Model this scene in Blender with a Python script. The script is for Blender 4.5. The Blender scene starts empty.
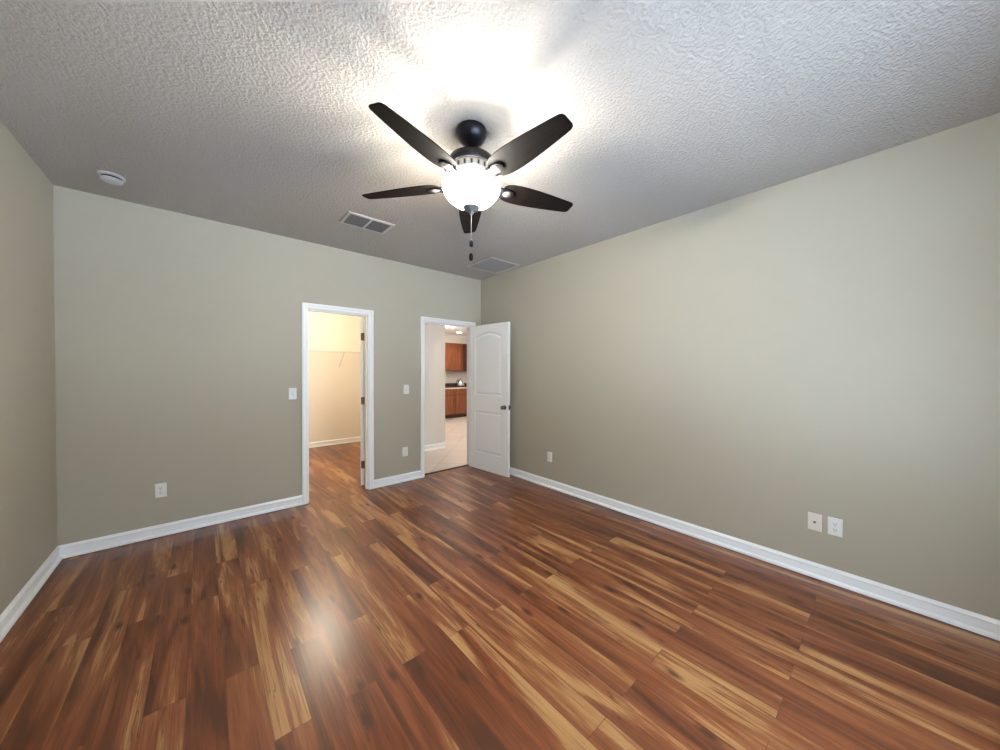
import bpy, bmesh, math, random
from math import sin, cos, pi, radians as R
from mathutils import Vector, Matrix

S = bpy.context.scene
C = S.collection

# ------------------------------------------------------------------ camera
def basis(v, yaw=0.7172, pit=-0.0117, rol=-0.0024):
    X, U, d = v
    c, s = cos(rol), sin(rol); x = c*X + s*U; u = -s*X + c*U
    c, s = cos(pit), sin(pit); y = c*d - s*u; z = s*d + c*u
    c, s = cos(yaw), sin(yaw); return Vector((c*x + s*y, -s*x + c*y, z))
cam_d = bpy.data.cameras.new('camera')
cam_d.sensor_fit = 'HORIZONTAL'; cam_d.sensor_width = 36.0
cam_d.lens = 340.78/1000*36
cam_d.clip_start = 0.02; cam_d.clip_end = 200
cam = bpy.data.objects.new('camera', cam_d); C.objects.link(cam)
r_, u_, f_ = basis((1, 0, 0)), basis((0, 1, 0)), -basis((0, 0, 1))
M4 = Matrix(((r_.x, u_.x, f_.x, 0), (r_.y, u_.y, f_.y, 0), (r_.z, u_.z, f_.z, 1.3943), (0, 0, 0, 1)))
cam.matrix_world = M4
S.camera = cam

# ------------------------------------------------------------------ view, world
S.view_settings.view_transform = 'Standard'
S.view_settings.look = 'None'
S.view_settings.gamma = 1.0
S.view_settings.use_curve_mapping = False
S.view_settings.exposure = 0.40
W = bpy.data.worlds.new('sky'); S.world = W
W.use_nodes = True
bg = W.node_tree.nodes['Background']
bg.inputs['Color'].default_value = (0.66, 0.82, 1.0, 1)
bg.inputs['Strength'].default_value = 9.3

FAN_W, BOWL_L, CLOSET_W, HALL_W = 21.0, 150.0, 44.0, 38.0

sun_d = bpy.data.lights.new('sun', 'SUN'); sun_d.energy = 125.0; sun_d.color = (0.92, 0.96, 1.0); sun_d.angle = R(1)
sun = bpy.data.objects.new('sun', sun_d); C.objects.link(sun); sun.rotation_euler = (R(-28), 0, R(12))   # high, from behind the house

# ------------------------------------------------------------------ room sizes
XL, XR, YB, YF, ZC = -0.813, 3.124, 4.016, -0.78, 2.74
WT = 0.12                       # wall thickness
YH = YB + WT                    # far side of the back wall
DZ = 2.04                       # door opening height
CX0, CX1 = 0.832, 1.456         # closet opening
MX0, MX1 = 2.192, 2.954         # main door opening
CLX0, CLX1, CLX2, CLY1, CLY2 = -0.2, 2.02, 2.62, 5.45, 6.86
HX0, HX1, HY1, HZ = 2.14, 7.2, 9.12, 2.49
HWX, HWY = 3.305, 5.30           # free end and face of the hall wall

# ------------------------------------------------------------------ materials
def mat(name, col, rough=0.5, metal=0.0, spec=0.5, emit=None, estr=0.0):
    m = bpy.data.materials.new(name); m.use_nodes = True
    b = m.node_tree.nodes['Principled BSDF']
    b.inputs['Base Color'].default_value = (*col, 1)
    b.inputs['Roughness'].default_value = rough
    b.inputs['Metallic'].default_value = metal
    b.inputs['Specular IOR Level'].default_value = spec
    if emit:
        b.inputs['Emission Color'].default_value = (*emit, 1)
        b.inputs['Emission Strength'].default_value = estr
    return m
class NT:
    def __init__(s, m): s.t = m.node_tree; s.b = s.t.nodes['Principled BSDF']
    def n(s, typ, **kw):
        k = s.t.nodes.new(typ)
        for a, v in kw.items(): setattr(k, a, v)
        return k
    def l(s, a, b): s.t.links.new(a, b)
    def math(s, op, a, b=None, c=None):
        k = s.n('ShaderNodeMath', operation=op)
        for i, v in enumerate((a, b, c)):
            if v is None: continue
            if isinstance(v, (int, float)): k.inputs[i].default_value = v
            else: s.l(v, k.inputs[i])
        return k.outputs[0]
    def mix(s, f, a, b):
        k = s.n('ShaderNodeMix', data_type='RGBA')
        for i, v in ((0, f), (6, a), (7, b)):
            if isinstance(v, tuple): k.inputs[i].default_value = (*v, 1)
            elif isinstance(v, (int, float)): k.inputs[i].default_value = v
            else: s.l(v, k.inputs[i])
        return k.outputs[2]
    def ramp(s, f, stops, interp='LINEAR'):
        k = s.n('ShaderNodeValToRGB'); k.color_ramp.interpolation = interp
        e = k.color_ramp.elements
        while len(e) < len(stops): e.new(0.5)
        for i, (p, c) in enumerate(stops):
            e[i].position = p; e[i].color = (*c, 1) if isinstance(c, tuple) else (c, c, c, 1)
        s.l(f, k.inputs[0]); return k.outputs[0]
    def noise(s, vec, scale, detail=2, rough=0.5, dist=0.0):
        k = s.n('ShaderNodeTexNoise')
        k.inputs['Scale'].default_value = scale; k.inputs['Detail'].default_value = detail
        k.inputs['Roughness'].default_value = rough; k.inputs['Distortion'].default_value = dist
        s.l(vec, k.inputs['Vector']); return k.outputs['Fac']
    def pos(s): return s.n('ShaderNodeNewGeometry').outputs['Position']
    def bump(s, h, strength, dist):
        k = s.n('ShaderNodeBump'); k.inputs['Strength'].default_value = strength
        k.inputs['Distance'].default_value = dist
        s.l(h, k.inputs['Height']); s.l(k.outputs[0], s.b.inputs['Normal'])

def paint(name, col, rough=0.6):
    m = mat(name, col, rough, spec=0.3); t = NT(m)
    p = t.pos()
    t.bump(t.noise(p, 260, 2), 0.12, 0.002)
    v = t.noise(p, 1.3, 2)
    t.l(t.mix(v, tuple(c*0.97 for c in col), tuple(c*1.03 for c in col)), t.b.inputs['Base Color'])
    return m
M_wall = paint('greige_wall_paint', (0.425, 0.384, 0.300))
M_closet = paint('cream_closet_paint', (0.84, 0.78, 0.68))
M_hall = paint('hall_wall_paint', (0.70, 0.67, 0.62))
M_trim = mat('white_trim_enamel', (0.88, 0.89, 0.885), 0.32)
M_door = mat('white_door_enamel', (0.84, 0.835, 0.81), 0.36)
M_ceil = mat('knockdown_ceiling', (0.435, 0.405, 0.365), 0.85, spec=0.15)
t = NT(M_ceil); p = t.pos()
a = t.noise(p, 66, 3, 0.5, 0.25)
b = t.noise(p, 95, 2, 0.5, 0.3)
h = t.math('ADD', t.math('MULTIPLY', t.ramp(a, [(0.40, 0.0), (0.62, 1.0)]), 1.0), t.math('MULTIPLY', b, 0.35))
t.bump(h, 0.70, 0.0044)
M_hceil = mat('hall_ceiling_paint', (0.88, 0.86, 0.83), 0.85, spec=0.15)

def wood_floor():
    m = mat('laminate_planks', (0.25, 0.11, 0.05), 0.3); t = NT(m)
    p = t.pos(); sp = t.n('ShaderNodeSeparateXYZ'); t.l(p, sp.inputs[0])
    x, y = sp.outputs[0], sp.outputs[1]
    cv = t.n('ShaderNodeCombineXYZ'); t.l(t.math('ADD', y, 20.0), cv.inputs[0]); t.l(t.math('ADD', x, 20.03), cv.inputs[1])
    br = t.n('ShaderNodeTexBrick'); t.l(cv.outputs[0], br.inputs['Vector'])
    br.offset = 0.37; br.offset_frequency = 2; br.squash = 1.0
    br.inputs['Scale'].default_value = 1.0
    br.inputs['Brick Width'].default_value = 1.22; br.inputs['Row Height'].default_value = 0.128
    br.inputs['Mortar Size'].default_value = 0.0011; br.inputs['Mortar Smooth'].default_value = 0.3
    br.inputs['Color1'].default_value = (0, 0, 0, 1); br.inputs['Color2'].default_value = (1, 1, 1, 1)
    br.inputs['Mortar'].default_value = (0.5, 0.5, 0.5, 1)
    rnd = br.outputs['Color']; seam = br.outputs['Fac']
    sr = t.n('ShaderNodeSeparateColor'); t.l(rnd, sr.inputs[0]); rv = sr.outputs[0]
    def vec(sx, sy, off=0.0):
        k = t.n('ShaderNodeCombineXYZ')
        t.l(t.math('ADD', t.math('MULTIPLY', x, sx), t.math('MULTIPLY', rv, 37.0+off)), k.inputs[0])
        t.l(t.math('ADD', t.math('MULTIPLY', y, sy), t.math('MULTIPLY', rv, 91.0)), k.inputs[1])
        k.inputs[2].default_value = off; return k.outputs[0]
    band = t.noise(vec(9.0, 0.85), 1.0, 4, 0.55, 0.9)           # sapwood / heartwood
    fine = t.noise(vec(150.0, 3.0, 3.0), 1.0, 3, 0.65, 0.3)       # grain
    wide = t.noise(vec(4.0, 0.5, 6.0), 1.0, 2)
    f = t.math('ADD', t.math('MULTIPLY_ADD', t.math('SUBTRACT', fine, 0.5), 0.22, band),
               t.math('MULTIPLY', t.math('SUBTRACT', rv, 0.5), 0.14))
    f = t.math('ADD', f, t.math('MULTIPLY', t.math('SUBTRACT', wide, 0.5), 0.15))
    col = t.ramp(f, [(0.30, (0.085, 0.022, 0.007)), (0.41, (0.165, 0.043, 0.013)), (0.505, (0.240, 0.070, 0.023)),
                     (0.570, (0.285, 0.101, 0.034)), (0.625, (0.415, 0.205, 0.075)), (0.78, (0.49, 0.285, 0.115))])
    # dark mineral streaks and knots
    ck = t.noise(vec(26.0, 1.1, 9.0), 1.0, 2, 0.5, 1.2)
    line = t.math('SUBTRACT', 1.0, t.math('SMOOTH_MIN', t.math('MULTIPLY', t.math('ABSOLUTE', t.math('SUBTRACT', ck, 0.47)), 55.0), 1.0, 0.1))
    gate = t.ramp(t.noise(vec(7.0, 1.6, 12.0), 1.0, 2), [(0.50, 0.0), (0.56, 1.0)])
    line = t.math('MULTIPLY', t.math('MAXIMUM', line, 0.0), gate)
    vo = t.n('ShaderNodeTexVoronoi', voronoi_dimensions='2D'); vo.inputs['Scale'].default_value = 1.0
    t.l(vec(7.0, 2.6, 15.0), vo.inputs['Vector'])
    sc = t.n('ShaderNodeSeparateColor'); t.l(vo.outputs['Color'], sc.inputs[0])
    kn = t.math('MULTIPLY', t.ramp(vo.outputs['Distance'], [(0.04, 1.0), (0.16, 0.0)]), t.math('GREATER_THAN', sc.outputs[0], 0.72))
    dark = t.math('MINIMUM', t.math('ADD', t.math('MULTIPLY', line, 0.75), t.math('MULTIPLY', kn, 0.85)), 0.9)
    col = t.mix(t.math('MULTIPLY', t.ramp(fine, [(0.30, 1.0), (0.50, 0.0)]), 0.35), col, (0.10, 0.033, 0.015))
    col = t.mix(dark, col, (0.055, 0.017, 0.008))
    col = t.mix(t.math('MULTIPLY', seam, 0.65), col, (0.05, 0.02, 0.01))
    t.l(col, t.b.inputs['Base Color'])
    t.l(t.math('MULTIPLY_ADD', fine, 0.02, 0.27), t.b.inputs['Roughness'])
    t.bump(t.math('SUBTRACT', t.math('MULTIPLY', fine, 0.25), seam), 0.10, 0.0008)
    t.b.inputs['Specular IOR Level'].default_value = 0.64
    return m
M_floor = wood_floor()

def tile_floor():
    m = mat('beige_floor_tile', (0.5, 0.42, 0.34), 0.35); t = NT(m)
    p = t.pos(); mp = t.n('ShaderNodeMapping'); mp.inputs['Rotation'].default_value = (0, 0, R(45))
    t.l(p, mp.inputs[0])
    br = t.n('ShaderNodeTexBrick'); t.l(mp.outputs[0], br.inputs['Vector']); br.offset = 0.0
    br.inputs['Scale'].default_value = 1.0; br.inputs['Brick Width'].default_value = 0.42; br.inputs['Row Height'].default_value = 0.42
    br.inputs['Mortar Size'].default_value = 0.004
    br.inputs['Color1'].default_value = (0.64, 0.56, 0.51, 1); br.inputs['Color2'].default_value = (0.70, 0.62, 0.57, 1)
    br.inputs['Mortar'].default_value = (0.36, 0.28, 0.22, 1)
    n = t.noise(p, 6, 4)
    t.l(t.mix(t.math('MULTIPLY', n, 0.3), br.outputs['Color'], (0.60, 0.47, 0.38)), t.b.inputs['Base Color'])
    return m
M_tile = tile_floor()

def cabinet_wood():
    m = mat('cherry_cabinet_wood', (0.2, 0.07, 0.03), 0.35); t = NT(m)
    p = t.pos(); mp = t.n('ShaderNodeMapping'); mp.inputs['Scale'].default_value = (30, 30, 2.0); t.l(p, mp.inputs[0])
    n = t.noise(mp.outputs[0], 1.0, 3, 0.55, 0.5)
    t.l(t.ramp(n, [(0.3, (0.15, 0.040, 0.014)), (0.7, (0.30, 0.098, 0.036))]), t.b.inputs['Base Color'])
    return m
M_cab = cabinet_wood()
M_cabshade = mat('shaded_cherry_wood', (0.075, 0.017, 0.010), 0.35)  # cherry darkened to paint in the shade on the angled corner unit
M_cabbody = mat('cherry_box_gap_shade', (0.085, 0.026, 0.010), 0.45)  # cherry darkened to put shade into the gaps between doors
M_toe = mat('dark_toe_kick', (0.03, 0.012, 0.008), 0.5)
M_granite = mat('dark_granite', (0.035, 0.03, 0.026), 0.12); t = NT(M_granite)
t.l(t.ramp(t.noise(t.pos(), 120, 4, 0.7), [(0.4, (0.02, 0.017, 0.015)), (0.62, (0.11, 0.09, 0.06))]), t.b.inputs['Base Color'])
M_lamedge = mat('pale_counter_edge', (0.70, 0.58, 0.50), 0.3)

def espresso():
    m = mat('espresso_fan_blade', (0.014, 0.010, 0.008), 0.6, spec=0.10); t = NT(m)
    co = t.n('ShaderNodeTexCoord'); mp = t.n('ShaderNodeMapping'); mp.inputs['Scale'].default_value = (3, 60, 20)
    t.l(co.outputs['Object'], mp.inputs[0])
    n = t.noise(mp.outputs[0], 1.0, 3, 0.6, 0.3)
    t.l(t.ramp(n, [(0.3, (0.003, 0.0022, 0.002)), (0.7, (0.009, 0.0062, 0.005))]), t.b.inputs['Base Color'])
    return m
M_blade = espresso()
M_bronze = mat('dark_bronze_metal', (0.014, 0.013, 0.019), 0.30, 0.5)
M_band = mat('brushed_nickel_band', (0.55, 0.54, 0.52), 0.35, 0.9)
M_pewter = mat('pewter_finial', (0.15, 0.165, 0.15), 0.5, 0.0)
M_chain = mat('bead_chain_metal', (0.36, 0.37, 0.36), 0.35, 0.8)
M_fob = mat('black_fob_wood', (0.004, 0.004, 0.004), 0.6, spec=0.2)
M_nickel = mat('satin_nickel', (0.26, 0.25, 0.235), 0.25, 1.0)
M_hinge = mat('antique_brass_hinge', (0.20, 0.135, 0.075), 0.4, 0.7)
M_plate = mat('white_plastic_plate', (0.76, 0.755, 0.72), 0.3)
M_almond = mat('almond_plastic_plate', (0.74, 0.69, 0.60), 0.3)
M_slot = mat('dark_slot', (0.02, 0.02, 0.02), 0.6)
M_vent = mat('painted_vent_metal', (0.50, 0.48, 0.45), 0.4)
M_ventshade = mat('grey_louver_metal', (0.11, 0.108, 0.10), 0.5)
M_duct = mat('vent_duct_dark', (0.05, 0.05, 0.05), 0.8)
M_grille = mat('grey_return_grille', (0.27, 0.26, 0.245), 0.5)
M_plastic = mat('white_detector_plastic', (0.56, 0.56, 0.54), 0.4)
M_wire = mat('white_wire_shelf', (0.78, 0.74, 0.68), 0.35)
M_steel = mat('brushed_steel_kettle', (0.62, 0.64, 0.68), 0.25, 0.9)
M_black = mat('black_plastic', (0.015, 0.015, 0.016), 0.35)
M_thresh = mat('dark_threshold_wood', (0.05, 0.022, 0.014), 0.4)
M_bounce = mat('blue_bounce_ground', (0.41, 0.50, 0.61), 0.9)  # blue put into the ground colour to cool its bounce on the ceiling
M_bowl = mat('frosted_glass_bowl', (0.85, 0.84, 0.80), 0.35, emit=(1.0, 0.94, 0.84), estr=BOWL_L)
def thin_glass(m, f):                                  # thin glowing glass: part of the light passes straight through
    tn = NT(m); o_ = tn.t.nodes['Material Output']
    mx = tn.n('ShaderNodeMixShader'); tp = tn.n('ShaderNodeBsdfTransparent'); mx.inputs[0].default_value = f
    tn.l(tp.outputs[0], mx.inputs[1]); tn.l(tn.b.outputs[0], mx.inputs[2]); tn.l(mx.outputs[0], o_.inputs[0])
M_bulb = mat('lit_bulb', (0.9, 0.9, 0.85), 0.4, emit=(1.0, 0.96, 0.90), estr=40.0)
M_bowlin = mat('frosted_bowl_inside', (0.85, 0.84, 0.80), 0.4)
thin_glass(M_bowl, 0.20); thin_glass(M_bowlin, 0.20); thin_glass(M_bulb, 0.12)
M_closetlens = mat('lit_warm_dome', (0.9, 0.85, 0.75), 0.4, emit=(1.0, 0.74, 0.50), estr=6.0)
M_canlens = mat('lit_downlight_lens', (0.9, 0.88, 0.85), 0.4, emit=(1.0, 0.90, 0.78), estr=30.0)
M_glass = bpy.data.materials.new('window_pane_glass'); M_glass.use_nodes = True
tr = M_glass.node_tree; tr.nodes.clear()
o_ = tr.nodes.new('ShaderNodeOutputMaterial'); mx = tr.nodes.new('ShaderNodeMixShader')
tp = tr.nodes.new('ShaderNodeBsdfTransparent'); gl = tr.nodes.new('ShaderNodeBsdfGlossy')
gl.inputs['Roughness'].default_value = 0.02; mx.inputs[0].default_value = 0.07
tr.links.new(tp.outputs[0], mx.inputs[1]); tr.links.new(gl.outputs[0], mx.inputs[2]); tr.links.new(mx.outputs[0], o_.inputs[0])

# ------------------------------------------------------------------ mesh helpers
class MB:
    def __init__(s): s.b = bmesh.new()
    def box(s, x0, x1, y0, y1, z0, z1):
        v = [s.b.verts.new((x, y, z)) for x in (x0, x1) for y in (y0, y1) for z in (z0, z1)]
        for f in ((0, 1, 3, 2), (4, 6, 7, 5), (0, 4, 5, 1), (2, 3, 7, 6), (0, 2, 6, 4), (1, 5, 7, 3)):
            s.b.faces.new([v[i] for i in f])
        return s
    def lathe(s, prof, n=48, o=(0, 0, 0), axis='Z', cap=True):
        o = Vector(o); rings = []
        for r, h in prof:
            ring = []
            for k in range(n):
                a = 2*pi*k/n; p = Vector((r*cos(a), r*sin(a), h))
                if axis == 'X': p = Vector((p.z, p.x, p.y))
                if axis == 'Y': p = Vector((p.y, p.z, p.x))
                ring.append(s.b.verts.new(o+p))
            rings.append(ring)
        for a, b in zip(rings, rings[1:]):
            for k in range(n): s.b.faces.new((a[k], a[(k+1) % n], b[(k+1) % n], b[k]))
        if cap:
            s.b.faces.new(rings[0][::-1]); s.b.faces.new(rings[-1])
        return s
    def tube(s, pts, r, n=8):
        pts = [Vector(p) for p in pts]; rings = []
        for i, p in enumerate(pts):
            d = (pts[min(i+1, len(pts)-1)] - pts[max(i-1, 0)]).normalized()
            q = d.to_track_quat('Z', 'Y')
            rr = r[i] if isinstance(r, (list, tuple)) else r
            rings.append([s.b.verts.new(p + q @ Vector((rr*cos(2*pi*k/n), rr*sin(2*pi*k/n), 0))) for k in range(n)])
        for a, b in zip(rings, rings[1:]):
            for k in range(n): s.b.faces.new((a[k], a[(k+1) % n], b[(k+1) % n], b[k]))
        s.b.faces.new(rings[0][::-1]); s.b.faces.new(rings[-1]); return s
    def loops(s, ls, closed=True, cap=True):          # skin through loops of equal length
        rs = [[s.b.verts.new(p) for p in l] for l in ls]; n = len(rs[0])
        for a, b in zip(rs, rs[1:]):
            for k in range(n if closed else n-1): s.b.faces.new((a[k], a[(k+1) % n], b[(k+1) % n], b[k]))
        if cap:
            s.b.faces.new(rs[0][::-1]); s.b.faces.new(rs[-1])
        return s
    def build(s, name, m, parent=None, smooth=False, bevel=0.0, kind=None):
        bmesh.ops.recalc_face_normals(s.b, faces=s.b.faces)
        me = bpy.data.meshes.new(name); s.b.to_mesh(me); s.b.free()
        o = bpy.data.objects.new(name, me); C.objects.link(o); me.materials.append(m)
        if smooth:
            for p in me.polygons: p.use_smooth = True
            me.set_sharp_from_angle(angle=R(40))
        if bevel:
            bv = o.modifiers.new('bevel', 'BEVEL'); bv.width = bevel; bv.segments = 2; bv.limit_method = 'ANGLE'; bv.angle_limit = R(40)
        if parent: o.parent = parent
        if kind: o['kind'] = kind
        return o
def thing(name, label, cat, loc=(0, 0, 0), rz=0.0, group=None, kind=None):
    o = bpy.data.objects.new(name, None); C.objects.link(o); o.location = loc; o.rotation_euler = (0, 0, rz)
    o.empty_display_size = 0.05
    if label: o['label'] = label
    if cat: o['category'] = cat
    if group: o['group'] = group
    if kind: o['kind'] = kind
    return o
def struct(name, mb, m, parent=None, **k):
    return mb.build(name, m, parent, kind=None if parent else 'structure', **k)
def lamp(name, loc, power, col, size, parent, typ='POINT'):
    d = bpy.data.lights.new(name, typ); d.energy = power; d.color = col
    if typ == 'POINT': d.shadow_soft_size = size
    if typ == 'SPOT': d.shadow_soft_size = size; d.spot_size = R(150); d.spot_blend = 0.6
    o = bpy.data.objects.new(name, d); C.objects.link(o); o.parent = parent; o.location = loc
    return o

# ------------------------------------------------------------------ room shell
struct('floor', MB().box(XL-WT, XR+WT, YF-WT, YB+0.06, -0.12, 0).box(CX0-0.02, CX1+0.02, YB+0.06, YH, -0.12, 0)
       .box(CLX0-WT, CLX2+WT, YH, CLY2+WT, -0.12, 0).box(MX0-0.02, MX1+0.02, YB+0.06, YB+0.075, -0.12, 0), M_floor)
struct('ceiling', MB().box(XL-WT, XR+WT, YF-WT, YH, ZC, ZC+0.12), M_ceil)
struct('wall_back', MB().box(XL-WT, CX0-0.018, YB, YH, 0, ZC).box(CX1+0.018, MX0-0.018, YB, YH, 0, ZC)
       .box(MX1+0.018, XR+WT, YB, YH, 0, ZC).box(CX0-0.018, CX1+0.018, YB, YH, DZ+0.018, ZC)
       .box(MX0-0.018, MX1+0.018, YB, YH, DZ+0.018, ZC), M_wall)
struct('wall_left', MB().box(XL-WT, XL, YF-WT, YB, 0, ZC), M_wall)
struct('wall_right', MB().box(XR, XR+WT, YF-WT, YB, 0, ZC), M_wall)
WX0, WX1, WZ0, WZ1 = 0.3, 2.1, 0.50, 2.15
struct('wall_front', MB().box(XL, WX0, YF-WT, YF, 0, ZC).box(WX1, XR, YF-WT, YF, 0, ZC)
       .box(WX0, WX1, YF-WT, YF, 0, WZ0).box(WX0, WX1, YF-WT, YF, WZ1, ZC), M_wall)
# window behind the camera that lets the daylight in
wn = thing('window_1', None, None, ((WX0+WX1)/2, YF-0.08, WZ0), kind='structure')
hw, hh = (WX1-WX0)/2, WZ1-WZ0
fb = MB()
for a in ((-hw, -hw+0.05, 0, hh), (hw-0.05, hw, 0, hh), (-hw+0.05, hw-0.05, 0, 0.05), (-hw+0.05, hw-0.05, hh-0.05, hh),
          (-0.03, 0.03, 0.05, hh-0.05), (-hw+0.05, -0.03, hh/2-0.02, hh/2+0.02), (0.03, hw-0.05, hh/2-0.02, hh/2+0.02)):
    fb.box(a[0], a[1], -0.03, 0.03, a[2], a[3])
fb.build('window_frame', M_trim, wn)
MB().box(-hw+0.05, hw-0.05, -0.003, 0.003, 0.05, hh-0.05).build('window_pane', M_glass, wn)
MB().box(-hw-0.05, hw+0.05, 0.05, 0.13, -0.03, 0.0).build('window_sill', M_trim, wn, bevel=0.004)
struct('ground', MB().box(-9, 12, -14, YF-WT-0.02, -0.25, -0.15), M_bounce)  # unseen, added to bounce daylight up through the window

# closet shell (walk-in, behind the back wall)
struct('wall_closet_left', MB().box(CLX0-WT, CLX0, YH, CLY2+WT, 0, ZC), M_closet)
struct('wall_closet_back', MB().box(CLX0, CLX2+WT, CLY2, CLY2+WT, 0, ZC), M_closet)
struct('wall_closet_right', MB().box(CLX1, CLX1+0.1, YH, CLY1-0.02, 0, ZC).box(CLX1, CLX2, CLY1-0.02, CLY1+0.02, 0, ZC)
       .box(CLX2, CLX2+WT, CLY1-0.02, CLY2, 0, ZC), M_closet)
struct('ceiling_closet', MB().box(CLX0-WT, CLX2+WT, YH, CLY2+WT, ZC, ZC+0.12), M_hceil)
# closet side of the back wall keeps the closet colour
struct('wall_closet_front', MB().box(CLX0, CX0-0.08, YH, YH+0.004, 0, ZC).box(CX1+0.08, CLX1, YH, YH+0.004, 0, ZC)
       .box(CX0-0.08, CX1+0.08, YH, YH+0.004, DZ+0.08, ZC), M_closet)
# hall and kitchen shell
struct('floor_hall', MB().box(HX0, HX1, YB+0.075, CLY1, -0.12, 0.004).box(CLX2+WT, HX1, CLY1, HY1+WT, -0.12, 0.004), M_tile)
struct('ceiling_hall', MB().box(HX0, HX1, YH, CLY1-0.02, HZ, HZ+0.1).box(CLX2+WT, HX1, CLY1-0.02, HY1+WT, HZ, HZ+0.1), M_hceil)
struct('wall_hall_left', MB().box(CLX1+0.1, HX0, YH, CLY1-0.02, 0, ZC), M_hall)
struct('wall_hall', MB().box(HX0, HWX, HWY, HWY+0.11, 0, HZ), M_hall)
struct('wall_kitchen_left', MB().box(CLX2+WT, CLX2+WT+0.02, HWY+0.11, HY1, 0, HZ), M_hall)
struct('wall_kitchen_back', MB().box(CLX2+WT, HX1, HY1, HY1+WT, 0, HZ), M_hall)
struct('wall_kitchen_right', MB().box(HX1, HX1+WT, YH, HY1+WT, 0, HZ), M_hall)
struct('wall_hall_front', MB().box(XR+WT, HX1, YB+0.02, YH, 0, ZC), M_hall)
struct('trim_7', MB().box(MX0-0.0, MX1+0.0, YB+0.055, YB+0.095, 0.0, 0.012), M_thresh, bevel=0.004)

# ------------------------------------------------------------------ casings, jambs, baseboards
CAS = [(0.006, 0.0), (0.006, 0.010), (0.012, 0.0135), (0.030, 0.0135), (0.036, 0.018), (0.052, 0.019), (0.060, 0.015), (0.060, 0.0)]
def casing(name, x0, x1, zt, y, sgn):
    mb = MB(); b = mb.b; rows = []
    for w, d in CAS:
        yy = y - sgn*d
        rows.append([b.verts.new(q) for q in ((x0-w, yy, 0), (x0-w, yy, zt+w), (x1+w, yy, zt+w), (x1+w, yy, 0))])
    n = len(rows)
    for i in range(n):
        a, c = rows[i], rows[(i+1) % n]
        for k in range(3): b.faces.new((a[k], a[k+1], c[k+1], c[k]))
    b.faces.new([r[0] for r in rows]); b.faces.new([r[3] for r in rows][::-1])
    return struct(name, mb, M_trim)
def jamb(name, x0, x1, zt, stop_y):
    mb = MB().box(x0-0.018, x0, YB, YH, 0, zt+0.018).box(x1, x1+0.018, YB, YH, 0, zt+0.018).box(x0, x1, YB, YH, zt, zt+0.018)
    y0, y1 = stop_y
    mb.box(x0, x0+0.011, y0, y1, 0, zt).box(x1-0.011, x1, y0, y1, 0, zt).box(x0+0.011, x1-0.011, y0, y1, zt-0.011, zt)
    return struct(name, mb, M_trim)
casing('trim_1', CX0, CX1, DZ, YB, 1); casing('trim_2', MX0, MX1, DZ, YB, 1)
casing('trim_3', CX0, CX1, DZ, YH+0.004, -1); casing('trim_4', MX0, MX1, DZ, YH, -1)
jamb('trim_5', CX0, CX1, DZ, (YB+0.03, YB+0.075))
j6 = jamb('trim_6', MX0, MX1, DZ, (YB+0.045, YB+0.09))
MB().box(MX0-0.0005, MX0+0.0015, YB+0.008, YB+0.038, 0.885, 0.945).build('strike_plate', M_hinge, j6)

BBP = [(0, 0.005), (0.028, 0.005), (0.028, 0.008), (0.024, 0.020), (0.014, 0.027), (0.0105, 0.028), (0.0105, 0.073), (0.0140, 0.078), (0.0140, 0.081), (0.0015, 0.100), (0, 0.100)]
def baseboard(name, segs, m=M_trim):
    mb = MB()
    for (ax, ay), (bx, by), (nx, ny), e0, e1 in segs:       # e0, e1 = mitre (+1 inner corner, 0 square)
        dx, dy = bx-ax, by-ay; L = math.hypot(dx, dy); dx /= L; dy /= L
        mb.loops([[(ax+nx*d+dx*d*e0, ay+ny*d+dy*d*e0, z) for d, z in BBP], [(bx+nx*d-dx*d*e1, by+ny*d-dy*d*e1, z) for d, z in BBP]])
    return struct(name, mb, m)
baseboard('baseboard_left', [((XL, YF), (XL, YB), (1, 0), 1, 1)])
baseboard('baseboard_right', [((XR, YF), (XR, YB), (-1, 0), 1, 1)])
baseboard('baseboard_back', [((XL, YB), (CX0-0.06, YB), (0, -1), 1, 0)])
baseboard('baseboard_back', [((CX1+0.06, YB), (MX0-0.06, YB), (0, -1), 0, 0)])
baseboard('baseboard_back', [((MX1+0.06, YB), (XR, YB), (0, -1), 0, 1)])
baseboard('baseboard_front', [((XL, YF), (XR, YF), (0, 1), 1, 1)])
baseboard('baseboard_closet', [((CLX0, CLY2), (CLX2, CLY2), (0, -1), 1, 1), ((CLX0, YH+0.004), (CLX0, CLY2), (1, 0), 0, 1),
                               ((CLX1, YH+0.004), (CLX1, CLY1-0.02), (-1, 0), 0, 0)])
baseboard('baseboard_hall', [((HX0, HWY), (HWX, HWY), (0, -1), 1, 0), ((HX0, YH), (HX0, HWY), (1, 0), 0, 1)])

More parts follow.
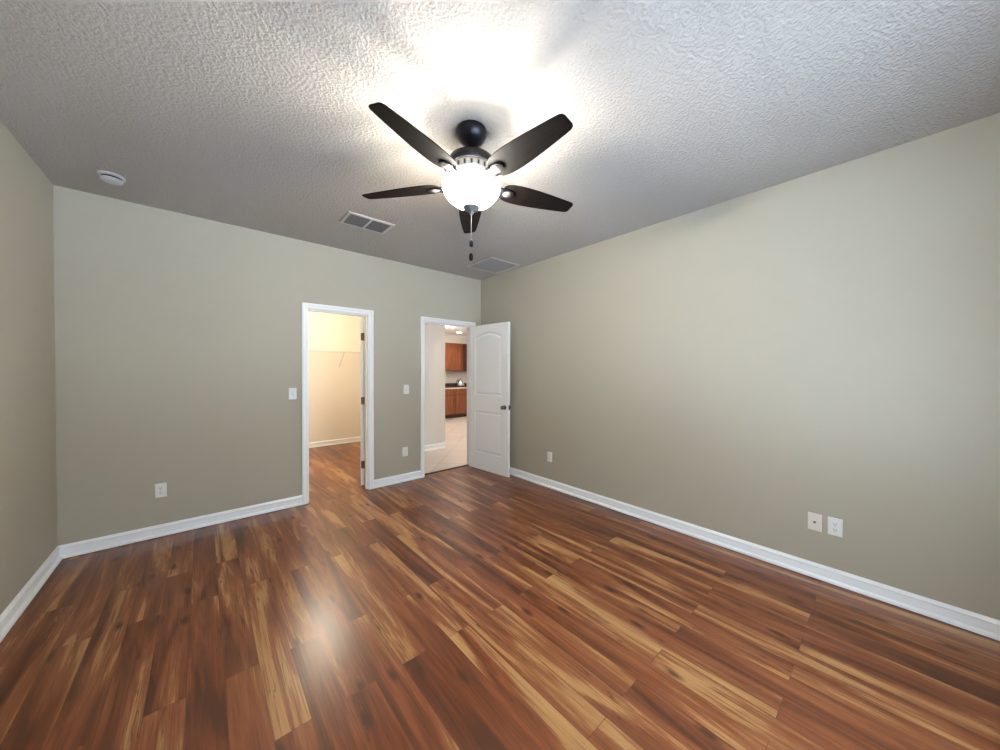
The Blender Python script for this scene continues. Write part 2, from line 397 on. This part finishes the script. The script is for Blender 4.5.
# ------------------------------------------------------------------ doors
def panel_loop(x0, x1, z0, z1, arch, ins, y, n=14):
    x0 += ins; x1 -= ins; z0 += ins; z1 -= ins
    pts = [(x0, y, z0), (x1, y, z0)]
    if arch:
        for k in range(n+1):
            u = 1-k/n; s = sin(pi*u)
            pts.append((x0+(x1-x0)*u, y, z1-arch+arch*s**0.75))
    else:
        pts += [(x1, y, z1), (x0, y, z1)]
    return pts
def door_slab(w, h, th, y0=0.0):
    """slab from x=0..w, y=y0..y0+th, moulded with an arched upper and a square lower panel on both faces"""
    mb = MB(); b = mb.b
    pans = [(0.118, w-0.118, 0.235, 0.82, 0.0), (0.118, w-0.118, 1.045, 1.915, 0.06)]
    outer = []
    for y, s in ((y0, 1), (y0+th, -1)):
        rim = [b.verts.new(q) for q in ((0, y, 0), (w, y, 0), (w, y, h), (0, y, h))]
        outer.append(rim)
        es = [b.edges.new((rim[k], rim[(k+1) % 4])) for k in range(4)]
        for (x0, x1, z0, z1, ar) in pans:
            ls = []
            for ins, dep in ((0, 0), (0.008, 0.007), (0.016, 0.009), (0.024, 0.008), (0.042, 0.002)):
                ls.append([b.verts.new(q) for q in panel_loop(x0, x1, z0, z1, ar, ins, y+s*dep)])
            n = len(ls[0])
            for A, B in zip(ls, ls[1:]):
                for k in range(n): b.faces.new((A[k], A[(k+1) % n], B[(k+1) % n], B[k]))
            b.faces.new(ls[-1])
            for k in range(n):
                e = b.edges.get((ls[0][k], ls[0][(k+1) % n])); es.append(e)
        bmesh.ops.triangle_fill(b, use_beauty=True, use_dissolve=False, edges=es)
    A, B = outer
    for k in range(4): b.faces.new((A[k], A[(k+1) % 4], B[(k+1) % 4], B[k]))
    return mb
def knob(parent, x, z, th, sides=(-1, 1), y0=0.0):
    for s in sides:
        y = y0 if s < 0 else y0+th
        k = MB().lathe([(0.0265, y), (0.031, y+s*0.003), (0.030, y+s*0.007), (0.014, y+s*0.010), (0.0115, y+s*0.028), (0.020, y+s*0.036),
                        (0.0265, y+s*0.046), (0.027, y+s*0.054), (0.022, y+s*0.062), (0.010, y+s*0.066)], 28, (x, 0, z), 'Y')
        k.build('knob', M_nickel, parent, smooth=True)
def hinges(parent, zs, y):
    for z in zs:
        MB().lathe([(0.006, -0.046), (0.006, 0.046)], 14, (0.0, y, z)).box(0.0, 0.030, y-0.0015, y+0.0015, z-0.044, z+0.044) \
            .build('hinge', M_hinge, parent)

# bedroom door: hinge pin on the room side of the right jamb, opened 95 degrees.
# local frame: pin at the origin, slab along +x, hall face at y = -0.038, room face at y = -0.003
dr = thing('door_1', None, None, (MX1-0.003, YB-0.008, 0.012), R(180+95), kind='structure')
sl = door_slab(0.755, 2.022, 0.035, -0.038); sl.build('door_slab', M_door, dr)
knob(dr, 0.695, 0.905, 0.035, (-1, 1), -0.038)
MB().box(0.7545, 0.7565, -0.033, -0.008, 0.875, 0.935).lathe([(0.008, 0.7565), (0.007, 0.765)], 12, (0, -0.0205, 0.905), 'X').build('latch', M_nickel, dr)
hinges(dr, (0.25, 1.02, 1.79), -0.001)
# closet door: pin on the closet side of the right jamb, opened into the closet past the sight line
cd = thing('door_2', None, None, (CX1+0.004, YH+0.030, 0.012), R(60), kind='structure')
door_slab(0.61, 2.022, 0.035, 0.003).build('door_slab', M_door, cd)
knob(cd, 0.55, 0.905, 0.035, (-1, 1), 0.003)
for z in (0.25, 1.02, 1.79):
    MB().lathe([(0.0065, -0.046), (0.0065, 0.046)], 14, (0.0, -0.001, z)).box(-0.0025, 0.0, 0.0, 0.033, z-0.045, z+0.045).build('hinge', M_hinge, cd)

# ------------------------------------------------------------------ ceiling fan
FX, FY = 1.142, 1.557
fan = thing('ceiling_fan', 'dark five-blade ceiling fan with a lit frosted glass bowl hanging mid-ceiling', 'ceiling fan', (FX, FY, ZC))
# local z is measured down from the ceiling
MB().lathe([(0.083, 0.0), (0.087, -0.012), (0.084, -0.032), (0.073, -0.054), (0.054, -0.072), (0.034, -0.084), (0.021, -0.090)], 48).build('canopy', M_bronze, fan, smooth=True)
MB().lathe([(0.0125, -0.078), (0.0125, -0.150)], 20).build('downrod', M_bronze, fan, smooth=True)
MB().lathe([(0.020, -0.134), (0.030, -0.142), (0.074, -0.148), (0.110, -0.158), (0.126, -0.170), (0.131, -0.184), (0.130, -0.206), (0.124, -0.214),
            (0.118, -0.218)], 56).build('motor_housing', M_bronze, fan, smooth=True)
vb = MB().lathe([(0.116, -0.216), (0.119, -0.222), (0.117, -0.252), (0.106, -0.268), (0.090, -0.274)], 56)
vb.build('vent_band', M_band, fan, smooth=True)
for k in range(20):
    sl = MB()
    a = 2*pi*k/20; q = Matrix.Rotation(a, 3, 'Z')
    pts = []
    for yy in (-0.006, 0.006):
        for rr, zz in ((0.1185, -0.226), (0.1175, -0.250)):
            pts.append((yy, rr, zz))
    vv = []
    for rr_o in (0.0, 0.0012):
        for (yy, rr, zz) in (pts[0], pts[1], pts[3], pts[2]): vv.append(q @ Vector((rr+rr_o, yy, zz)))
    sl.loops([vv[:4], vv[4:]]).build('vent_slot', M_slot, fan)
MB().lathe([(0.060, -0.272), (0.062, -0.278), (0.060, -0.286), (0.045, -0.290)], 48).build('light_fitter', M_bronze, fan, smooth=True)
BT, N = 0.0060, 11
def blade_outline():
    st = [(0.185, 0.030), (0.190, 0.046), (0.205, 0.060), (0.235, 0.0695), (0.275, 0.0745), (0.330, 0.0755), (0.400, 0.072), (0.480, 0.065),
          (0.565, 0.056), (0.625, 0.0485), (0.650, 0.0445), (0.662, 0.038), (0.668, 0.026)]
    return [(r, w) for r, w in st] + [(r, -w) for r, w in reversed(st)]
PITCH = R(12)
def blade_set(k):
    az = 3.47 + k*2*pi/5
    q = Matrix.Rotation(az, 4, 'Z') @ Matrix.Translation((0, 0, -0.301)) @ Matrix.Rotation(-PITCH, 4, 'X')
    ol = blade_outline()
    mb = MB().loops([[(r, w, -BT/2) for r, w in ol], [(r, w, BT/2) for r, w in ol]])
    o = mb.build('blade', M_blade, fan, bevel=0.002); o.matrix_local = q
    # iron: curved arm from the motor plus an open oval plate under the blade root
    ir = MB()
    zb = -BT/2-0.0045
    n = 28; ins, outs = [], []
    for j in range(n):
        a = 2*pi*j/n
        outs.append((0.218+0.040*cos(a), 0.033*sin(a))); ins.append((0.218+0.027*cos(a), 0.021*sin(a)))
    b = ir.b
    lv = [[b.verts.new((x, y, z)) for x, y in ring] for ring, z in ((ins, zb-0.003), (outs, zb-0.003), (outs, -BT/2), (ins, -BT/2))]
    for i in range(4):
        A, B = lv[i], lv[(i+1) % 4]
        for j in range(n): b.faces.new((A[j], A[(j+1) % n], B[(j+1) % n], B[j]))
    arms = []
    for s in (-1, 1):
        ir.tube([(0.085, s*0.016, 0.014), (0.115, s*0.020, 0.008), (0.148, s*0.026, -0.008), (0.178, s*0.030, -0.010), (0.198, s*0.029, -0.007)], [0.010, 0.0095, 0.009, 0.008, 0.006], 10)
    io = ir.build('blade_bracket', M_bronze, o, smooth=True)
    md = MB().lathe([(0.0255, -BT/2), (0.0255, zb-0.002), (0.018, zb-0.006), (0.006, zb-0.0075)], 24, (0.218, 0, 0))
    md.build('bracket_medallion', M_band, o, smooth=True)
for k in range(5): blade_set(k)
# glass bowl, open at the top
BR = [(0.150, -0.297), (0.160, -0.300), (0.163, -0.308), (0.161, -0.322), (0.152, -0.348), (0.134, -0.375), (0.108, -0.398), (0.074, -0.416), (0.036, -0.426), (0.012, -0.428)]
pr = BR + [(max(r-0.005, 0.006), z+0.005) for r, z in reversed(BR)]
bo = MB().lathe(pr, 56, cap=False).build('light_bowl', M_bowl, fan, smooth=True)
bo.data.materials.append(M_bowlin)
for p_ in bo.data.polygons:                      # the glowing face is the outer one
    if p_.index < 56*2 or p_.index >= 56*(len(BR)-1): p_.material_index = 1
for k in range(3):
    a = 2*pi*k/3+R(225); q = (0.05*cos(a), 0.05*sin(a))
    MB().lathe([(0.010, -0.350), (0.012, -0.362), (0.020, -0.374), (0.025, -0.390), (0.020, -0.404), (0.008, -0.411)], 20, (q[0], q[1], 0)).build('bulb', M_bulb, fan, smooth=True)
    lamp('bulb_light', (q[0], q[1], -0.389), FAN_W, (1.0, 0.945, 0.84), 0.02, fan)
MB().lathe([(0.010, -0.424), (0.046, -0.426), (0.050, -0.431), (0.044, -0.438), (0.022, -0.443), (0.012, -0.449), (0.011, -0.455), (0.014, -0.460), (0.008, -0.468)], 32).build('finial', M_pewter, fan, smooth=True)
def chain(x, y, z0, z1, fob):
    mb = MB(); z = z0
    mb.tube([(x, y, z0), (x, y, z1)], 0.0009, 6)
    while z > z1:
        mb.lathe([(0.0005, 0.0022), (0.0017, 0.0011), (0.0017, -0.0011), (0.0005, -0.0022)], 6, (x, y, z)); z -= 0.0062
    o = mb.build('pull_chain', M_chain, fan)
    MB().lathe([(0.003, z1+0.002), (0.0100, z1-0.004), (0.0125, z1-fob*0.55), (0.0105, z1-fob*0.9), (0.003, z1-fob)], 16, (x, y, 0)).build('chain_fob', M_fob, o, smooth=True)
chain(-0.0040, -0.0056, -0.462, -0.615, 0.036)
chain(0.0028, 0.0062, -0.462, -0.682, 0.042)

# ------------------------------------------------------------------ ceiling fittings
v = thing('ceiling_vent', 'white two-panel supply air vent in the ceiling between fan and closet', 'air vent', (1.137, 3.145, ZC))
mb = MB(); a, b = 0.205, 0.135
for x0, x1, y0, y1 in ((-a, a, -b, -b+0.028), (-a, a, b-0.028, b), (-a, -a+0.028, -b+0.028, b-0.028), (a-0.028, a, -b+0.028, b-0.028)):
    mb.box(x0, x1, y0, y1, -0.012, 0)
mb.build('frame', M_vent, v, bevel=0.004)
MB().box(-a+0.028, a-0.028, -b+0.028, b-0.028, -0.001, 0.0).build('duct_opening', M_duct, v)
MB().box(-0.008, 0.008, -b+0.028, b-0.028, -0.015, -0.002).build('divider', M_vent, v)
for x0, x1 in ((-a+0.030, -0.010), (0.010, a-0.030)):
    mb = MB()
    for k in range(13):
        y = -b+0.038+k*(2*b-0.076)/12
        mb.loops([[(x0, y-0.007, -0.003), (x0, y+0.006, -0.014), (x0, y+0.0072, -0.013), (x0, y-0.0058, -0.002)],
                  [(x1, y-0.007, -0.003), (x1, y+0.006, -0.014), (x1, y+0.0072, -0.013), (x1, y-0.0058, -0.002)]])
    mb.build('louver_panel', M_ventshade, v)
MB().tube([(-a+0.012, -0.02, -0.012), (-a+0.010, -0.035, -0.026), (-a+0.010, -0.055, -0.030)], 0.003, 8).build('damper_lever', M_vent, v)

g = thing('return_air_grille', 'flat square grey return air grille on the ceiling near the open door', 'air vent', (2.80, 3.345, ZC))
mb = MB(); a = 0.24
for x0, x1, y0, y1 in ((-a, a, -a, -a+0.022), (-a, a, a-0.022, a), (-a, -a+0.022, -a+0.022, a-0.022), (a-0.022, a, -a+0.022, a-0.022)):
    mb.box(x0, x1, y0, y1, -0.009, 0)
mb.build('frame', M_vent, g, bevel=0.003)
MB().box(-a+0.022, a-0.022, -a+0.022, a-0.022, -0.001, 0.0).build('duct_opening', M_duct, g)
mb = MB()
for k in range(34):
    y = -a+0.028+k*(2*a-0.056)/33
    mb.loops([[(x, y-0.006, -0.002), (x, y+0.004, -0.008), (x, y+0.0055, -0.007), (x, y-0.0045, -0.001)] for x in (-a+0.022, a-0.022)])
mb.build('slat_panel', M_grille, g)

sd = thing('smoke_detector', 'round white smoke detector on the ceiling in the left corner', 'smoke detector', (-0.468, 3.56, ZC))
MB().lathe([(0.066, 0), (0.067, -0.010), (0.062, -0.015)], 40).build('base', M_plastic, sd, smooth=True)
MB().lathe([(0.050, -0.014), (0.050, -0.026)], 40).build('sounder_gap', M_slot, sd)
MB().lathe([(0.050, -0.025), (0.056, -0.026), (0.057, -0.031), (0.050, -0.041), (0.036, -0.046), (0.012, -0.047)], 40).build('cover', M_plastic, sd, smooth=True)

# ------------------------------------------------------------------ switches and outlets
def plate_parts(th, m=M_plate):
    mb = MB(); w, h, d = 0.0355, 0.0585, 0.0055
    ls = [[(-w, 0, -h), (w, 0, -h), (w, 0, h), (-w, 0, h)], [(-w, -0.002, -h), (w, -0.002, -h), (w, -0.002, h), (-w, -0.002, h)]]
    w -= 0.004; h -= 0.004
    ls.append([(-w, -d, -h), (w, -d, -h), (w, -d, h), (-w, -d, h)])
    mb.loops(ls); return mb.build('cover_plate', m, th)
def screw(th, z): MB().lathe([(0.003, -0.0054), (0.0028, -0.0066), (0.001, -0.007)], 10, (0, 0, z), 'Y').build('screw', M_vent, th)
def outlet(loc, rz, label, group='duplex outlets on the walls'):
    th = thing('wall_outlet', label, 'outlet', loc, rz, group); plate_parts(th)
    for z in (0.0195, -0.0195):
        ol = []
        for k in range(24):
            a = 2*pi*k/24; ol.append((0.0172*cos(a), max(-0.0135, min(0.0135, 0.0172*sin(a)))))
        rc = MB().loops([[(x, -0.005, z+zz) for x, zz in ol], [(x, -0.0075, z+zz) for x, zz in ol]]).build('receptacle', M_plate, th)
        MB().box(-0.0078, -0.0056, -0.0079, -0.0074, z-0.001, z+0.008).box(0.0056, 0.0078, -0.0079, -0.0074, z, z+0.0075) \
            .box(-0.0025, 0.0025, -0.0079, -0.0074, z-0.009, z-0.0045).build('contact_slots', M_slot, rc)
    screw(th, 0)
    return th
def switch(loc, label):
    th = thing('light_switch', label, 'light switch', loc, 0.0, 'toggle light switches on the back wall'); plate_parts(th)
    MB().box(-0.0055, 0.0055, -0.0062, -0.005, -0.0125, 0.0125).build('toggle_slot', M_vent, th)
    MB().loops([[(-0.0045, -0.005, -0.006), (0.0045, -0.005, -0.006), (0.0045, -0.005, 0.006), (-0.0045, -0.005, 0.006)],
                [(-0.0038, -0.017, 0.006), (0.0038, -0.017, 0.006), (0.0038, -0.016, 0.013), (-0.0038, -0.016, 0.013)]]).build('toggle', M_plate, th)
    screw(th, 0.030); screw(th, -0.030)
outlet((-0.271, YB, 0.387), 0, 'white duplex outlet low on the back wall left of the closet')
outlet((1.916, YB, 0.373), 0, 'white duplex outlet low on the narrow wall between closet and open door')
outlet((XR, 2.672, 0.367), R(-90), 'white duplex outlet low on the right wall close to the open door')
outlet((XR, 0.230, 0.376), R(-90), 'white duplex outlet in the near pair on the right wall, beside the cable plate')
cx = thing('cable_wall_plate', 'almond cable jack plate with a centre connector, left of the near outlet', 'wall plate', (XR, 0.329, 0.376), R(-90))
plate_parts(cx, M_almond)
MB().lathe([(0.0075, -0.005), (0.0075, -0.008), (0.0048, -0.0085), (0.0048, -0.016), (0.002, -0.016)], 16, (0, 0, 0), 'Y').build('connector', M_hinge, cx)
screw(cx, 0.041); screw(cx, -0.041)
switch((0.690, YB, 1.157), 'white toggle light switch just left of the closet doorway')
switch((1.933, YB, 1.160), 'white toggle light switch on the wall just left of the open door')

# ------------------------------------------------------------------ closet fittings
cl = thing('closet_ceiling_light', 'lit warm dome light on the closet ceiling', 'ceiling light', (1.30, 5.5, ZC))
MB().lathe([(0.15, 0), (0.155, -0.012), (0.148, -0.022)], 40).build('base', M_trim, cl, smooth=True)
MB().lathe([(0.140, -0.020), (0.142, -0.030), (0.128, -0.060), (0.092, -0.085), (0.040, -0.097), (0.008, -0.098)], 40).build('dome', M_closetlens, cl, smooth=True)
lamp('dome_light', (0, 0, -0.24), CLOSET_W, (1.0, 0.885, 0.70), 0.16, cl)
SHZ, SD = 1.745, 0.30
ws = thing('wire_shelf', 'long white wire shelf on the back wall of the closet', 'shelf', (0, CLY2, SHZ))
x0, x1 = CLX0+0.01, CLX2-0.01
mb = MB()
for yy, zz in ((-0.012, 0), (-SD/2, -0.004), (-SD, 0), (-SD-0.004, -0.028)): mb.tube([(x0, yy, zz), (x1, yy, zz)], 0.0032, 6)
n = int((x1-x0)/0.0254)
for k in range(n+1):
    x = x0+k*(x1-x0)/n
    mb.tube([(x, -0.010, 0.003), (x, -SD-0.002, 0.003), (x, -SD-0.006, -0.028)], 0.0014, 4)
mb.build('wire_deck', M_wire, ws)
for x in (0.35, 1.15, 1.95):
    MB().tube([(x, -SD+0.005, -0.006), (x, -0.006, -0.27)], 0.0055, 8).box(x-0.009, x+0.009, -0.006, 0.0, -0.30, -0.245).build('brace', M_wire, ws)

# ------------------------------------------------------------------ kitchen seen through the doorway
KF = 8.44                      # front of the base cabinet boxes
def shaker(mb, x0, x1, z0, z1, y, fr=0.055):
    mb.box(x0, x0+fr, y-0.019, y, z0, z1).box(x1-fr, x1, y-0.019, y, z0, z1).box(x0+fr, x1-fr, y-0.019, y, z0, z0+fr).box(x0+fr, x1-fr, y-0.019, y, z1-fr, z1)
    mb.box(x0+fr, x1-fr, y-0.011, y-0.003, z0+fr, z1-fr); return mb
def base_unit(x0, x1, label):
    th = thing('base_cabinet', label, 'cabinet', ((x0+x1)/2, KF, 0.004), 0, 'cherry base cabinets in the kitchen')
    w = (x1-x0)/2
    MB().box(-w, w, 0, HY1-KF-0.01, 0.10, 0.858).build('body', M_cabbody, th)
    MB().box(-w, w, 0.07, HY1-KF-0.01, 0.0, 0.10).build('toe_kick', M_toe, th)
    for d in ([-1, 1] if w > 0.32 else [0]):
        a, b = ((-w+0.008, w-0.008) if d == 0 else ((-w+0.008, -0.004) if d < 0 else (0.004, w-0.008)))
        shaker(MB(), a, b, 0.115, 0.665, -0.001).build('door', M_cab, th, bevel=0.002)
        MB().box(a, b, -0.020, -0.001, 0.685, 0.85).build('drawer', M_cab, th, bevel=0.003)
def wall_unit(x0, x1, label, wood):
    th = thing('wall_cabinet', label, 'cabinet', ((x0+x1)/2, HY1-0.005, 1.39), 0, 'cherry wall cabinets in the kitchen')
    w = (x1-x0)/2
    MB().box(-w, w, -0.31, 0, 0, 0.855).build('body', M_cabbody, th)
    for d in ([-1, 1] if w > 0.32 else [0]):
        a, b = ((-w+0.008, w-0.008) if d == 0 else ((-w+0.008, -0.003) if d < 0 else (0.003, w-0.008)))
        shaker(MB(), a, b, 0.008, 0.847, -0.311).build('door', wood, th, bevel=0.002)
base_unit(4.99, 5.605, 'cherry wood base cabinet left of centre in the kitchen, under the bare counter')
base_unit(5.605, 6.38, 'cherry wood base cabinet right of the first one, under the kettle')
wall_unit(5.10, 6.13, 'cherry wood wall cabinet left in the kitchen, above the bare counter', M_cab)
wall_unit(6.13, 6.80, 'cherry wall cabinet, shade painted into its wood, at the right edge, beside the open white door', M_cabshade)
struct('wall_soffit', MB().box(CLX2+WT+0.02, HX1, HY1-0.36, HY1, 2.246, HZ), M_hall)
ct = thing('countertop', 'dark granite countertop with a pale front edge over the cabinets', 'countertop', (5.7, KF-0.03, 0.868))
MB().box(-0.72, 0.70, 0.012, HY1-KF+0.028, 0, 0.040).build('slab', M_granite, ct)
MB().box(-0.72, 0.70, 0.0, 0.012, 0.0, 0.038).build('front_edge', M_lamedge, ct, bevel=0.003)
struct('backsplash', MB().box(4.98, 6.40, HY1-0.02, HY1, 0.909, 1.008), M_granite)  # granite backsplash behind the counter
kt = thing('kettle', 'round silver kettle on the kitchen counter', 'kettle', (6.0, 8.74, 0.909))
MB().lathe([(0.092, 0.0), (0.106, 0.012), (0.112, 0.055), (0.106, 0.120), (0.084, 0.178), (0.056, 0.206), (0.046, 0.214)], 32).build('body', M_steel, kt, smooth=True)
MB().lathe([(0.046, 0.211), (0.042, 0.224), (0.012, 0.231), (0.012, 0.242), (0.016, 0.254), (0.006, 0.260)], 24).build('lid', M_steel, kt, smooth=True)
MB().tube([(0.094, 0, 0.09), (0.142, 0, 0.13), (0.160, 0, 0.085)], [0.014, 0.012, 0.009], 10).build('spout', M_steel, kt, smooth=True)
MB().tube([(-0.080, 0, 0.180), (-0.128, 0, 0.205), (-0.146, 0, 0.135), (-0.108, 0, 0.050)], 0.011, 10).build('handle', M_black, kt, smooth=True)
for x, lab in ((5.77, 'small dark jar on the counter left of the kettle'), (6.24, 'small dark jar on the counter right of the kettle')):
    j = thing('jar', lab, 'jar', (x, 8.80, 0.909), 0, 'dark jars beside the kettle')
    MB().lathe([(0.034, 0), (0.038, 0.006), (0.038, 0.075), (0.030, 0.088)], 24).build('body', M_black, j, smooth=True)
    MB().lathe([(0.033, 0.087), (0.033, 0.104), (0.028, 0.108)], 24).build('lid', M_black, j, smooth=True)
c_ = thing('recessed_light', 'small lit recessed ceiling light in the kitchen above the cabinets', 'ceiling light', (5.50, 8.08, HZ))
MB().lathe([(0.070, 0.0), (0.095, 0.0), (0.095, -0.005), (0.082, -0.007), (0.070, -0.002)], 36, cap=False).build('trim_ring', M_trim, c_, smooth=True)
MB().lathe([(0.070, -0.001), (0.066, -0.004), (0.01, -0.005)], 36).build('lens', M_canlens, c_)
lamp('downlight', (0, 0, -0.06), HALL_W*0.6, (1.0, 0.92, 0.84), 0.06, c_, 'SPOT')
for (x, y, lab) in ((4.2, 7.2, 'added dome light, out of view on the kitchen ceiling behind the hall wall'), (4.9, 4.7, 'added dome light, out of view on the hall ceiling outside the bedroom')):  # unseen fittings added to brighten hall and kitchen
    c_ = thing('added_dome_light', lab, 'ceiling light', (x, y, HZ), 0, 'added dome lights out of view over hall and kitchen')
    MB().lathe([(0.15, 0), (0.155, -0.012), (0.148, -0.022)], 40).build('base', M_trim, c_, smooth=True)
    MB().lathe([(0.140, -0.020), (0.142, -0.030), (0.128, -0.060), (0.092, -0.085), (0.040, -0.097), (0.008, -0.098)], 40).build('dome', M_canlens, c_, smooth=True)
    lamp('dome_light', (0, 0, -0.19), HALL_W, (1.0, 0.92, 0.84), 0.08, c_)
